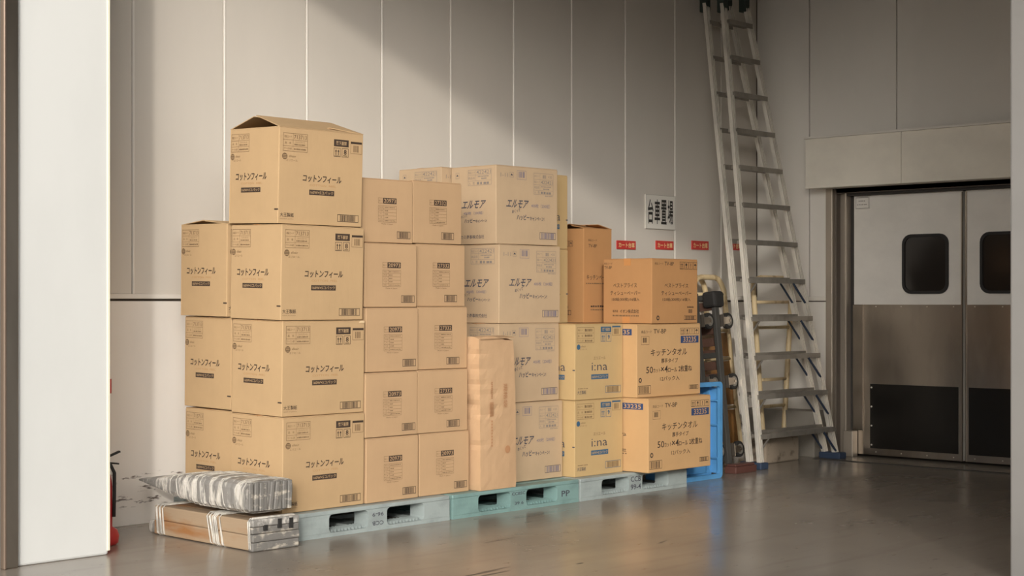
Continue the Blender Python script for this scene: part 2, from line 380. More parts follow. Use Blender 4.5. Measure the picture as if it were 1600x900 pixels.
def carton_meshes(kind, is_open):
    key = (kind, is_open)
    if key in CACHE: return CACHE[key]
    K = KIND[kind]; w, d, h = K['d']; out = []
    mb = MB(); t = 0.005
    if is_open:      # four walls and a floor, the top left open
        mb.box(0, 0, 0, w, t, h).box(0, d - t, 0, w, d, h).box(0, t, 0, t, d - t, h).box(w - t, t, 0, w, d - t, h).box(t, t, 0, w - t, d - t, t)
        out.append(('body', mb.mesh('body', K['board'], bevel=.0015, seg=1)))
    else:
        mb.box(0, 0, 0, w, d, h - .006); out.append(('body', mb.mesh('body', K['board'], bevel=.004)))
        e = .0015
        for y0, y1 in ((.002, d / 2 - e), (d / 2 + e, d - .002)):
            out.append(('flap', MB().box(.002, y0, h - .006, w - .002, y1, h - .001).mesh('flap', K['board'], bevel=.0015, seg=1)))
        out.append(('tape', MB().box(.0, d / 2 - .025, h - .001, w, d / 2 + .025, h).mesh('tape', M_tape)))
    p = K['fr'](w, h); out.append(('print', p.mesh('print', K['mats'])))
    if K['sd']:
        p = K['sd'](d, h)
        p.mb.v = [(y, d - x, z) for x, y, z in p.mb.v]     # onto the side that faces left
        out.append(('print', p.mesh('print', K['mats'])))
    CACHE[key] = out; return out
def carton(kind, loc, rot, label, group, is_open=False, name='cardboard_carton'):
    e = empty(name, loc, tuple(R(a) for a in rot)); tag(e, label, 'box', group)
    body = None
    for n, me in carton_meshes(kind, is_open):
        o = link(n, me, body if n == 'print' else e)
        if n == 'body': body = o
    return e
def flap(parent, kind, quad, inside=True):
    """one lifted top flap: quad = hinge a, hinge b, tip b, tip a"""
    a, b, c, dd = [Vector(q) for q in quad]; n = (b - a).cross(dd - a).normalized() * .004
    mb = MB(); vs = [a, b, c, dd, a + n, b + n, c + n, dd + n]
    mb.add(vs, [(3, 2, 1, 0), (4, 5, 6, 7), (0, 1, 5, 4), (1, 2, 6, 5), (2, 3, 7, 6), (3, 0, 4, 7)])
    return mb.build('flap', KIND[kind]['board'], parent)

# ------------------------------------------------------------------ the setting
YW = 7.40      # back wall face
HC = 4.00      # ceiling height; its open left edge draws the slanting shadow on the back wall
XD = 10.95     # door wall face
def floor_material():
    m = bpy.data.materials.new('sealed_concrete'); m.use_nodes = True; nt = m.node_tree; b = nt.nodes['Principled BSDF']
    tc = nt.nodes.new('ShaderNodeTexCoord')
    def noise(scale, sc, det=6):
        mp = nt.nodes.new('ShaderNodeMapping'); mp.inputs['Scale'].default_value = sc; nt.links.new(tc.outputs['Object'], mp.inputs[0])
        n = nt.nodes.new('ShaderNodeTexNoise'); n.inputs['Scale'].default_value = scale; n.inputs['Detail'].default_value = det; nt.links.new(mp.outputs[0], n.inputs[0]); return n
    def rng(n, a, bb, c, d):
        r = nt.nodes.new('ShaderNodeMapRange'); r.inputs[1].default_value = a; r.inputs[2].default_value = bb; r.inputs[3].default_value = c; r.inputs[4].default_value = d
        nt.links.new(n.outputs[0], r.inputs[0]); return r
    def mix(fac, c1, c2):
        x = nt.nodes.new('ShaderNodeMix'); x.data_type = 'RGBA'; nt.links.new(fac.outputs[0], x.inputs[0])
        for i, c in ((6, c1), (7, c2)):
            if isinstance(c, tuple): x.inputs[i].default_value = (*lin(c), 1)
            else: nt.links.new(c.outputs[2], x.inputs[i])
        return x
    big = noise(1.2, (1, 1, 1)); streak = noise(2, (0.5, 4, 1)); fine = noise(60, (1, 1, 1), 3); spots = noise(9, (1, 2.5, 1), 3)
    c1 = mix(rng(big, .35, .68, 0, 1), (152, 143, 131), (132, 123, 112))
    c2 = mix(rng(streak, .52, .78, 0, .42), c1, (118, 106, 95))
    c3 = mix(rng(spots, .66, .74, 0, .5), c2, (98, 84, 74))
    nt.links.new(c3.outputs[2], b.inputs['Base Color'])
    r = rng(big, .35, .7, .19, .29); nt.links.new(r.outputs[0], b.inputs['Roughness'])
    bp = nt.nodes.new('ShaderNodeBump'); bp.inputs['Strength'].default_value = .012; bp.inputs['Distance'].default_value = .01
    nt.links.new(fine.outputs[0], bp.inputs['Height']); nt.links.new(bp.outputs[0], b.inputs['Normal'])
    b.inputs['Specular IOR Level'].default_value = .75
    return m
M_floor = floor_material()
fl = struct(MB().box(-40, -40, -.2, 14, 9, 0).build('floor', M_floor))
M_scuff = mat('rubber_scuff', (84, 76, 68), .6)
def scuff(cx, cy, L, w, a):
    pts = []; n = 7; r = random.Random(cx * 13 + cy)
    for i in range(n + 1): pts.append((-L / 2 + L * i / n, w * math.sin(math.pi * i / n) * r.uniform(.5, 1)))
    for i in range(n, -1, -1): pts.append((-L / 2 + L * i / n, -w * math.sin(math.pi * i / n) * r.uniform(.5, 1) - .001))
    c, s = math.cos(a), math.sin(a)
    mb = MB(); mb.add([(cx + x * c - y * s, cy + x * s + y * c, .0006) for x, y in pts], [tuple(range(len(pts)))])
    mb.build('scuff_mark', M_scuff, fl)
for q in ((5.07, 4.93, .34, .007, .02), (5.12, 4.88, .28, .006, .03), (5.22, 4.95, .24, .004, .03), (5.9, 5.55, .3, .004, .04), (5.62, 4.78, .05, .008, 0), (6.4, 4.9, .10, .004, .2)): scuff(*q)

# back wall: core, then the upper panels, joint battens, ledge and lower sheets as pieces
wall_back = struct(MB().box(2.6, YW + .03, 0, XD + .3, YW + .25, HC).build('wall_back', M_gap))
P0, PW = 4.933, .612
for k in range(-4, 10):
    x0 = P0 + k * PW; x1 = min(x0 + PW, XD)
    if x1 - x0 < .05 or x0 < 2.6: continue
    MB().box(x0 + .012, YW, 1.262, x1 - .006, YW + .03, HC).build('panel', M_wall, wall_back, bevel=.002, seg=1)
    MB().box(x0, YW - .005, 1.262, x0 + .012, YW + .03, HC).build('batten', M_batten, wall_back, bevel=.002, seg=1)
def lower_material():
    m = mat('dado_sheet', (232, 226, 217), .6, var=.05, vscale=(2, 2, 1))
    nt = m.node_tree; b = nt.nodes['Principled BSDF']; src = b.inputs['Base Color'].links[0].from_socket
    tc = nt.nodes.new('ShaderNodeTexCoord'); sp = nt.nodes.new('ShaderNodeSeparateXYZ'); nt.links.new(tc.outputs['Object'], sp.inputs[0])
    # scuffs from pallets and trolley bumpers: broken dark dashes in a low band
    mp = nt.nodes.new('ShaderNodeMapping'); mp.inputs['Scale'].default_value = (9, 9, 38); nt.links.new(tc.outputs['Object'], mp.inputs[0])
    n = nt.nodes.new('ShaderNodeTexNoise'); n.inputs['Scale'].default_value = 1; n.inputs['Detail'].default_value = 5; n.inputs['Roughness'].default_value = .7; nt.links.new(mp.outputs[0], n.inputs[0])
    r = nt.nodes.new('ShaderNodeMapRange'); r.inputs[1].default_value = .56; r.inputs[2].default_value = .63; nt.links.new(n.outputs[0], r.inputs[0])
    cr = nt.nodes.new('ShaderNodeValToRGB'); e = cr.color_ramp.elements
    e[0].position = .09; e[0].color = (0, 0, 0, 1); e[1].position = .11; e[1].color = (1, 1, 1, 1)
    for pos, v in ((.27, 1), (.29, 0)): q = e.new(pos); q.color = (v, v, v, 1)
    nt.links.new(sp.outputs[2], cr.inputs[0])
    mu = nt.nodes.new('ShaderNodeMath'); mu.operation = 'MULTIPLY'; nt.links.new(r.outputs[0], mu.inputs[0]); nt.links.new(cr.outputs[0], mu.inputs[1])
    mx = nt.nodes.new('ShaderNodeMix'); mx.data_type = 'RGBA'; nt.links.new(mu.outputs[0], mx.inputs[0]); nt.links.new(src, mx.inputs[6]); mx.inputs[7].default_value = (*lin((112, 100, 92)), 1)
    nt.links.new(mx.outputs[2], b.inputs['Base Color'])
    return m
M_low = lower_material()
for x0, x1 in ((2.6, 4.43), (4.43, 6.25), (6.25, 8.07), (8.07, 9.89), (9.89, XD)):
    MB().box(x0 + .001, YW - .004, 0, x1 - .001, YW + .03, 1.222).build('sheet', M_low, wall_back, bevel=.002, seg=1)
MB().box(2.6, YW - .010, 1.235, XD, YW + .03, 1.262).build('ledge', M_batten, wall_back, bevel=.003)

# door wall
wall_right = struct(MB().box(XD + .02, 6.66, 0, XD + .3, YW, HC).box(XD + .02, 2.9, 2.08, XD + .3, 6.66, HC).build('wall_right', M_gap))
M_wall2 = mat('painted_panel_door_side', (228, 223, 214), .55, var=.06, vscale=(1.2, 1.2, .5))
for y0, y1, z0, z1 in ((6.90, YW, 1.262, HC), (6.73, 6.895, 1.262, 2.3), (6.73, YW, 0, 1.222), (6.12, 6.895, 2.3, HC), (4.6, 6.115, 2.3, HC), (2.95, 4.595, 2.3, HC)):
    MB().box(XD, y0 + .002, z0, XD + .04, y1 - .002, z1).build('panel', M_wall2, wall_right, bevel=.002, seg=1)
MB().box(XD - .008, 6.73, 1.230, XD + .03, YW, 1.262).build('ledge', M_batten, wall_right, bevel=.003)
tr = struct(MB().box(10.74, 6.72, 0, XD, YW - .02, .36).build('trim_1', mat('grey_plinth', (140, 134, 124), .6, var=.15, vscale=(4, 4, 4)), bevel=.004))
# header beam over the doorway
M_head = mat('header_cladding', (240, 233, 218), .5, var=.16, vscale=(1.5, 1.5, 2.2), lo=.38, hi=.7)
hd = struct(MB().box(10.78, 2.95, 2.12, XD + .02, 6.81, 2.50).build('trim_2', M_head, bevel=.003))
MB().box(10.75, 5.97, 2.115, 10.78, 6.81, 2.505).build('panel', M_head, hd, bevel=.003)
MB().box(10.75, 4.40, 2.115, 10.78, 5.966, 2.505).build('panel', M_head, hd, bevel=.003)
MB().box(10.75, 2.95, 2.115, 10.78, 4.396, 2.505).build('panel', M_head, hd, bevel=.003)
MB().box(10.735, 2.95, 2.505, XD, 6.815, 2.522).build('lip', M_batten, hd, bevel=.002)
# door frame
fr = struct(MB().box(10.93, 6.675, 0, XD + .15, 6.735, 2.12).build('trim_3', M_frame, bevel=.004))
MB().box(11.03, 6.60, 0, 11.10, 6.675, 2.12).build('reveal', M_frame, fr)
MB().box(10.99, 6.585, 0, 11.10, 6.602, 2.12).build('edge_strip', M_frame, fr, bevel=.002)
M_dark = mat('dark_gasket', (58, 54, 50), .7)  # dark colour of the door trims and threshold strip
MB().box(11.06, 6.555, 0, 11.10, 6.585, 2.12).build('gasket', M_dark, fr)
MB().box(11.0, 2.95, 2.06, 11.14, 6.60, 2.12).build('head_gasket', M_dark, fr)
MB().box(10.97, 2.95, 2.085, 11.03, 6.66, 2.12).build('head_rail', M_frame, fr)
MB().box(10.97, 6.515, 0, 11.045, 6.60, .205).build('kick_block', M_frame, fr, bevel=.004)
struct(MB().box(10.62, 2.95, 0, 10.66, 6.66, .004).build('trim_4', M_dark))
# swing doors
M_doorp = mat('door_white', (234, 229, 220), .5, var=.12, vscale=(2, 2, 3), lo=.4, hi=.7)
M_kick = mat('black_kick_plate', (46, 43, 40), .28, .6, var=.1, vscale=(2, 2, 2), bump=.04, bscale=2)
M_steeld = mat('door_steel', (176, 166, 154), .30, 1.0, var=.22, vscale=(2, 2, .8), bump=.35, bscale=1.6, bstretch=(1, 2.2, .5))
M_glass = mat('dark_glass', (40, 36, 33), .12)
def rrect(y0, z0, y1, z1, r, n=5):
    pts = []
    for cy, cz, a in ((y1 - r, z0 + r, -90), (y1 - r, z1 - r, 0), (y0 + r, z1 - r, 90), (y0 + r, z0 + r, 180)):
        for k in range(n + 1): t = R(a + 90 * k / n); pts.append((cy + r * math.cos(t), cz + r * math.sin(t)))
    return pts
def ring(mb, outer, inner, x0, x1):
    n = len(outer)
    vs = [(x0, *p) for p in outer] + [(x0, *p) for p in inner] + [(x1, *p) for p in outer] + [(x1, *p) for p in inner]
    fs = []
    for i in range(n):
        j = (i + 1) % n
        fs += [(i, j, n + j, n + i), (2 * n + i, 3 * n + i, 3 * n + j, 2 * n + j), (i, 2 * n + i, 2 * n + j, j), (n + i, n + j, 3 * n + j, 3 * n + i)]
    mb.add(vs, fs)
def door(n, ya, yb, hinge, name):
    """leaf from ya (hinge side) to yb (meeting edge)"""
    lo, hi = min(ya, yb), max(ya, yb); s = 1 if yb < ya else -1
    d = struct(MB().box(11.055, lo, .02, 11.10, hi, 2.06).build(name, M_doorp, bevel=.003))
    f = lambda a: ya - s * a
    def bx(part, a0, a1, z0, z1, x0, m, bev=.001):
        y0, y1 = sorted((f(a0), f(a1))); return MB().box(x0, y0, z0, 11.06, y1, z1).build(part, m, d, bevel=bev, seg=1)
    w = abs(ya - yb)
    bx('steel_sheet', .09, w - .006, .02, 1.20, 11.050, M_steeld)
    bx('hinge_column', 0.0, .088, .21, 1.20, 11.035, M_steel, .004)
    bx('foot_sheet', 0.0, .088, .02, .208, 11.050, M_steeld)
    k = bx('kick_plate', .15, w - .03, .073, .578, 11.044, M_kick)
    for i in range(4):
        c = Vector((11.043, f(.165), .10 + i * .15)); MB().tube([c, c - Vector((.004, 0, 0))], .007, 8).build('screw', M_alu, k)
    for i in range(4):
        c = Vector((11.049, f(.20 + i * .22), 1.185)); MB().tube([c, c - Vector((.004, 0, 0))], .005, 8).build('rivet', M_alu, d)
        c = Vector((11.049, f(.20 + i * .22), .045)); MB().tube([c, c - Vector((.004, 0, 0))], .005, 8).build('rivet', M_alu, d)
    y0, y1 = sorted((f(.43), f(.818)))
    mb = MB(); ring(mb, rrect(y0, 1.283, y1, 1.742, .075), rrect(y0 + .022, 1.305, y1 - .022, 1.72, .06), 11.040, 11.06)
    wf = mb.build('window_frame', M_black, d)
    MB().prism(rrect(y0 + .02, 1.303, y1 - .02, 1.722, .06), 11.050, 11.056, 'x').build('pane', M_glass, wf)
    bx('edge_guard', w - .012, w, .02, 2.05, 11.046, M_steel)
    return d
d1 = door(1, 6.553, 5.622, 1, 'door_1')
MB().box(11.045, 6.41, 1.955, 11.056, 6.535, 2.05).build('name_plate', M_doorp, d1, bevel=.002, seg=1)
p = Print(.125, .095); p.frame(.04, .05, .96, .95, 0, .003); p.dashes(.25, .3, .75, .38, 0, 4); p.dashes(.15, .6, .85, .68, 0, 6)
o = p.mb; o.v = [(11.045 + y, 6.535 - x, 1.955 + z) for x, y, z in o.v]; o.build('plate_print', M_inkgl, d1)
door(2, 4.66, 5.598, -1, 'door_2')

# left jamb panel, its steel channel and the wall beyond
jb = struct(MB().box(3.775, 6.61, .0, 4.272, 6.69, HC).build('wall_left', M_jamb, bevel=.012))
MB().box(4.262, 6.605, 0.02, 4.278, 6.695, HC).build('edge_trim', mat('edge_trim_cream', (226, 221, 200), .5), jb, bevel=.003)
ch = struct(MB().box(3.705, 6.585, 0, 3.78, 6.69, HC).build('trim_5', M_steel, bevel=.004))
MB().box(3.700, 6.572, 0, 3.714, 6.62, HC).build('rail', mat('rail_bronze', (166, 146, 130), .35, .8), ch, bevel=.005)
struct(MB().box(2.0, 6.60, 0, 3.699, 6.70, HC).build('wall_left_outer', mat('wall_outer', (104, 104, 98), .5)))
struct(MB().box(2.5, 6.70, 0, 2.6, 7.6, HC).build('wall_left_end', M_wall))
# added unseen block across the yard, cuts sky light reaching the back wall
struct(MB().add([(-11.2, -9.6, 0), (3, -19, 0), (3, -19, 5.6), (-11.2, -9.6, 5.6), (-13.5, -13, 0), (.5, -22.5, 0), (.5, -22.5, 5.6), (-13.5, -13, 5.6)], [(0, 1, 2, 3), (4, 7, 6, 5), (0, 3, 7, 4), (1, 5, 6, 2), (3, 2, 6, 7), (0, 4, 5, 1)]).build('yard_light_blocker', mat('yard_blocker_grey', (120, 116, 110), .7, var=.1)))
# near wall that closes the bay on the right, ceiling
struct(MB().box(6.53, 2.86, 0, 12.5, 3.10, HC).build('wall_front', mat('front_wall_shade', (139, 136, 132), .55, var=.05), bevel=.01))  # base colour darkened to grey to stand in for shade on the end face
struct(MB().box(3.567, -6.0, HC, 12.5, YW + .25, HC + .25).build('ceiling', mat('ceiling_grey', (128, 123, 116), .8)))
struct(MB().box(XD + .3, 2.9, 0, XD + .5, 7.6, HC).build('wall_behind_door', M_gap))

# ------------------------------------------------------------------ pallets
def pallet(loc, rgb, label, prints):
    m = mat('pallet_plastic_' + prints[0][0], rgb, .5, var=.18, vscale=(6, 6, 9), bump=.1, bscale=30)
    e = tag(empty('plastic_pallet', loc), label, 'pallet', 'pallets in a row along the wall')
    L, D, H = 1.085, 1.08, .137
    # top deck with drain slots
    mb = MB(); zt = H - .022
    mb.box(0, 0, zt, L, .10, H).box(0, D - .10, zt, L, D, H)
    for k in range(9): y = .115 + k * .096; mb.box(0, y, zt, L, y + .082, H)
    for x in (.002, .5, L - .087): mb.box(x, .102, zt - .006, x + .085, D - .102, zt - .0003)
    mb.build('deck', m, e, bevel=.004, seg=1)
    # blocks with flared feet
    def prof(x0, x1, fl, fr_):
        z0, z1, r = .0202, zt - .0002, .022; pts = [(x0 - (r if fl else 0), z0)]
        pts += [(x1 + (r if fr_ else 0), z0)]
        if fr_: pts += [(x1 + r * (1 - math.sin(R(a))), z0 + r * (1 - math.cos(R(a)))) for a in (30, 60, 90)] + [(x1 + r * (1 - math.sin(R(a))), z1 - r * (1 - math.cos(R(a)))) for a in (90, 60, 30)]
        pts += [(x1 + (r if fr_ else 0), z1), (x0 - (r if fl else 0), z1)]
        if fl: pts += [(x0 - r * (1 - math.sin(R(a))), z1 - r * (1 - math.cos(R(a)))) for a in (30, 60, 90)] + [(x0 - r * (1 - math.sin(R(a))), z0 + r * (1 - math.cos(R(a)))) for a in (90, 60, 30)]
        return pts
    for y0, y1 in ((0, .11), (.485, .595), (.97, D)):
        for x0, x1, fl, fr_ in ((0, .205, 0, 1), (.475, .61, 1, 1), (.885, L, 1, 0)):
            MB().prism(prof(x0, x1, fl, fr_), y0, y1).build('block', m, e, bevel=.004 if x0 in (0, .885) else 0, seg=2)
    # bottom rails and their ribs
    mb = MB()
    for y in (0, .48, D - .12): mb.box(0, y, 0, L, y + .12, .02)
    for x in (.002, .485, L - .122): mb.box(x, .125, .001, x + .12, D - .125, .019)
    for k in range(28):
        x = .215 + k * .0245
        if .46 < x < .63: continue
        mb.box(x, .02, .02, x + .006, .11, .034)
    mb.build('bottom_rail', m, e)
    for i, (body, x0, z0, x1, z1, flip) in enumerate(prints):
        p = Print(1, 1); p.text(body, 0, 0, 1, 1, 0, .012)
        q = p.mb; q.v = [((x0 + (1 - x if flip else x) * (x1 - x0)), -.001, z0 + (1 - z if flip else z) * (z1 - z0)) for x, y, z in q.v]
        q.build('stencil', M_inkg, e)
    return e
pallet((5.165, 6.27, 0), (156, 166, 164), 'pale grey-blue plastic pallet with upside-down stencil under the tallest cartons', [('CCB', .505, .028, .585, .050, True), ('96-9', .505, .075, .585, .096, True)])
pallet((6.275, 6.27, 0), (124, 154, 150), 'teal plastic pallet stencilled PP, middle of the row of three', [('CCBSC', .485, .090, .60, .108, False), ('39 6', .51, .034, .585, .052, False), ('PP', .925, .045, 1.0, .080, False)])
pallet((7.375, 6.27, 0), (134, 154, 150), 'grey-green plastic pallet stencilled CCB 99-4 nearest the blue crate', [('CCB', .492, .078, .595, .112, False), ('99-4', .492, .028, .595, .062, False)])

# ------------------------------------------------------------------ carton stacks
GC = 'cotton tissue cartons, stack by the wrapped bundles'
Z0 = .139
c1 = carton('cotton', (5.093, 6.345, 1.617), (1.9, 0, -1.2), 'open-topped brown carton on the very top of the tallest stack', GC, True)
carton('cotton', (5.097, 6.330, 1.1235), (1.3, .1, -.3), 'brown carton second from the top in the tallest stack', GC)
carton('cotton', (5.106, 6.332, .6315), (1.0, .1, -.3), 'brown carton with a torn top corner, third down in the tallest stack', GC)
carton('cotton', (5.103, 6.324, .1395), (.95, .0, .3), 'bottom brown carton of the tallest stack, behind the wrapped bundles', GC)
l2 = carton('cotton', (5.110, 6.793, 1.139), (.9, -.1, -.8), 'partly open brown carton, top of the leftmost rear stack', GC, True)
carton('cotton', (5.131, 6.786, .645), (.9, -.1, -.6), 'middle brown carton of the leftmost rear stack', GC)
carton('cotton', (5.133, 6.782, .150), (.5, 0, -.5), 'bottom brown carton of the leftmost rear stack', GC)
# lifted flaps of the open ones
w, d, h = KIND['cotton']['d']
flap(c1, 'cotton', [(0, 0, h), (w, 0, h), (w - .06, .20, h + .065), (.0, .20, h + .065)])
flap(c1, 'cotton', [(w, d, h), (0, d, h), (0, d - .20, h + .06), (w - .06, d - .20, h + .06)])
flap(c1, 'cotton', [(w, 0, h), (w, d, h), (w - .2, d - .03, h + .02), (w - .2, .03, h + .02)])
flap(c1, 'cotton', [(0, d, h), (0, 0, h), (.2, .03, h - .05), (.2, d - .03, h - .05)])
flap(l2, 'cotton', [(0, 0, h), (w, 0, h), (w, .20, h + .018), (.0, .20, h + .018)])
flap(l2, 'cotton', [(w, d, h), (0, d, h), (0, d - .20, h + .022), (w, d - .20, h + .022)])
flap(l2, 'cotton', [(0, d, h), (0, 0, h), (.2, .03, h - .03), (.2, d - .03, h - .03)])
for i, (x, y, z, ry, yaw, t) in enumerate(((5.675, 6.372, 1.5395, -.2, -.2, 'top'), (5.691, 6.355, 1.1895, .05, 0, 'second'), (5.687, 6.340, .8395, .05, 0, 'third'), (5.668, 6.325, .4895, 0, 0, 'fourth'), (5.674, 6.325, .139, 0, .1, 'bottom'))):
    carton('n20973', (x, y, z), (.2, ry, yaw), t + (' carton' if t in ('top', 'bottom') else ' carton from the top') + ' of the column numbered 20973, right of the tallest stack', 'numbered cartons')
for i, (x, y, z, ry, yaw, t) in enumerate(((6.070, 6.378, 1.545, -.2, 1.0, 'top'), (6.100, 6.385, 1.193, .05, .6, 'second'), (6.086, 6.358, .841, .15, -.3, 'third'), (6.064, 6.336, .489, .2, -.6, 'fourth'))):
    carton('n27332', (x, y, z), (.1, ry, yaw), t + (' carton' if t == 'top' else ' carton from the top') + ' of the column numbered 27332, left of the paper sack', 'numbered cartons')
carton('n20973', (6.078, 6.336, .139), (.05, 0, -1.2), 'bottom carton numbered 20973 under the 27332 cartons, beside the paper sack', 'numbered cartons')
GE = 'pale tissue cartons marked 422421'
carton('elmore', (6.865, 6.495, 1.566), (.2, -.2, -1.0), 'pale carton marked 422421, top of its stack', GE)
carton('elmore', (6.872, 6.478, 1.0905), (.1, .1, -.8), 'pale carton marked 422421, second from the top of its stack', GE)
carton('elmore', (6.826, 6.437, .6155), (0, 0, .2), 'pale carton marked 422421, third from the top, partly behind the paper sack', GE)
carton('elmore', (6.840, 6.424, .140), (0, .1, -.1), 'bottom pale carton marked 422421 beside the paper sack', GE)
carton('elmore', (6.80, 6.895, 1.572), (.2, 0, -.8), 'pale carton of the rear stack peeking out above the numbered cartons', GE)
for k in range(3): carton('elmore', (6.82, 6.905, .139 + k * .4755), (0, 0, -.3), ('bottom', 'third from the top', 'second from the top')[k] + ' pale carton of the rear stack behind the 422421 cartons', 'pale cartons hidden in the rear stack')
GI = 'ochre tissue cartons with blue print'
carton('ina', (7.421, 6.352, .611), (0, .1, 0), 'upper ochre carton with blue badge, under the tall narrow carton', GI)
carton('ina', (7.409, 6.344, .138), (0, .1, -.2), 'bottom ochre carton with blue badge on the pallet', GI)
carton('inaturn', (7.429, 6.647, 1.558), (0, 0, 0), 'ochre carton edge showing behind the topmost pale carton', GI)
carton('inaturn', (7.429, 6.645, 1.085), (0, 0, 0), 'ochre carton edge showing left of the tall narrow carton', GI)
for k in range(2): carton('inaturn', (7.429, 6.643, .139 + k * .4730), (0, 0, 0), ('lower', 'upper')[k] + ' ochre carton turned sideways behind the two with blue badges', 'hidden ochre cartons')
kp = carton('paper', (7.940, 6.722, 1.083), (.2, .1, .4), 'tall narrow orange-brown carton with lifted top flap', None, True)
w, d, h = KIND['paper']['d']
flap(kp, 'paper', [(0, 0, h), (w, 0, h), (w, .11, h + .012), (0, .11, h + .02)])
flap(kp, 'paper', [(w, d, h), (0, d, h), (0, d - .115, h + .03), (w, d - .115, h + .02)])
flap(kp, 'paper', [(w, 0, h), (w, d, h), (w - .13, d - .01, h + .030), (w - .13, .01, h + .028)])
GT = 'kitchen towel cartons numbered 33235'
carton('towel', (7.896, 6.243, .6105), (0, 0, -.6), 'upper kitchen towel carton numbered 33235, under the orange-brown carton', GT)
carton('towel', (7.892, 6.148, .1405), (0, .1, .2), 'lower kitchen towel carton numbered 33235, jutting over the pallet edge', GT)
ti = carton('tissue', (8.030, 6.228, 1.0805), (.2, 0, -.4), 'orange-brown tissue carton on top of the kitchen towel cartons', None)
w, d, h = KIND['tissue']['d']
MB().box(-.0012, d * .43, h * .89, -.0002, d * .57, h).build('tape', M_tape, ti); MB().box(-.0012, d * .45, 0, -.0002, d * .60, h * .10).build('tape', M_tape, ti)
# torn corner of the third cotton carton
for o in list(COL.objects):
    if o.get('label', '').startswith('brown carton with a torn'):
        rr = random.Random(3); mb = MB()
        for k in range(7):
            x = .528 + rr.uniform(-.012, .012); z = .484 + rr.uniform(-.004, .003); a = rr.uniform(-.006, .006)
            mb.add([(x, -.003, z), (x + .014, -.004, z + a), (x + .010, -.006, z - .008), (x - .005, -.002, z - .010)], [(0, 1, 2, 3)])
        mb.build('torn_edge', mat('torn_paper', (206, 180, 142), .9), o)

# ------------------------------------------------------------------ paper sack
def sack():
    e = tag(empty('paper_sack', (6.500, 6.272, .139)), 'tall crumpled brown paper sack standing on the middle pallet', 'sack')
    w, d, h = .300, .145, .868; nx, ny, nz = 10, 6, 30; r = random.Random(5); rings = []
    creases = [(.62, .020, .5), (.55, .026, -.6), (.49, .020, .5), (.70, .010, -.4), (.30, .008, .3), (.80, .008, .6), (.90, .012, -.8)]
    for k in range(nz + 1):
        t = k / nz; z = h * t; ringv = []
        for i in range(nx): ringv.append((i / nx, 0))
        for i in range(ny): ringv.append((1, i / ny))
        for i in range(nx): ringv.append((1 - i / nx, 1))
        for i in range(ny): ringv.append((0, 1 - i / ny))
        out = []
        for u, v in ringv:
            pin = 1 - .035 * (t ** 3) - (.03 if k in (0,) else 0)
            x = (u - .5) * w * pin + w / 2 - .010 * t; y = (v - .5) * d * (pin - .12 * t ** 6) + d / 2
            bul = .007 * math.sin(math.pi * min(1, t * 1.02))
            if v == 0: y -= bul * math.sin(math.pi * u)
            if u == 0: x -= bul * .6 * math.sin(math.pi * v)
            for c, a, sl in creases:
                q = (t - c - sl * .06 * (u - v * .5)); g = math.exp(-(q / .012) ** 2); x += a * g * (1 if u < .25 else .2); y += a * .6 * g * max(0, 1 - u * 1.6)
            x += r.uniform(-.0012, .0012); y += r.uniform(-.0012, .0012)
            out.append((x, y, z + (.014 * math.sin(u * 5 + v * 3) * max(0, t - .97) / .03)))
        rings.append(out)
    mb = MB(); mb.loft(rings)
    M = mat('kraft_paper', (194, 160, 124), .7, var=.10, vscale=(6, 6, 3), bump=.35, bscale=7, bstretch=(1, 1, .6), spec=.3, lo=.38, hi=.66)
    b = mb.build('bag', M, e); 
    # folded top and its glued bottom
    MB().add([(.0, .0, h), (w - .015, 0, h + .006), (w - .03, d * .55, h + .016), (.02, d * .5, h + .014), (.0, .0, h - .004), (w - .015, 0, h + .002), (w - .03, d * .55, h + .010), (.02, d * .5, h + .008)], [(0, 1, 2, 3), (7, 6, 5, 4), (0, 4, 5, 1), (1, 5, 6, 2), (2, 6, 7, 3), (3, 7, 4, 0)]).build('fold', M, e)
    # faint lettering running down the face
    p = Print(w, h); mk = 0
    def down(body, uc, hw, v0, v1, m):
        vs, fs = text_geo(body, .004, 0); p.mb.cur = m
        p.mb.add([((uc + hw * (.5 - (1 - y)) * 2) * w, -.0105, (1 - (v0 + x * (v1 - v0))) * h) for x, y in vs], fs)
    down('規格袋', .66, .055, .30, .46, 0)
    p.disc(.72, .74, .022, 0, lift=.0105)
    p2 = p
    for v0, v1 in ((.285, .40), (.54, .72)):
        for k in range(9): v = v0 + (v1 - v0) * k / 9; p.quad(.26, v, .30, v + (v1 - v0) * .07, 0, .0105)
    for k in range(12): p.quad(.22, .42 + k * .008, .33, .42 + k * .008 + .0045, 0, .0105)
    p.mb.build('print', mat('ink_sack', (176, 130, 92), .75), e)
sack()

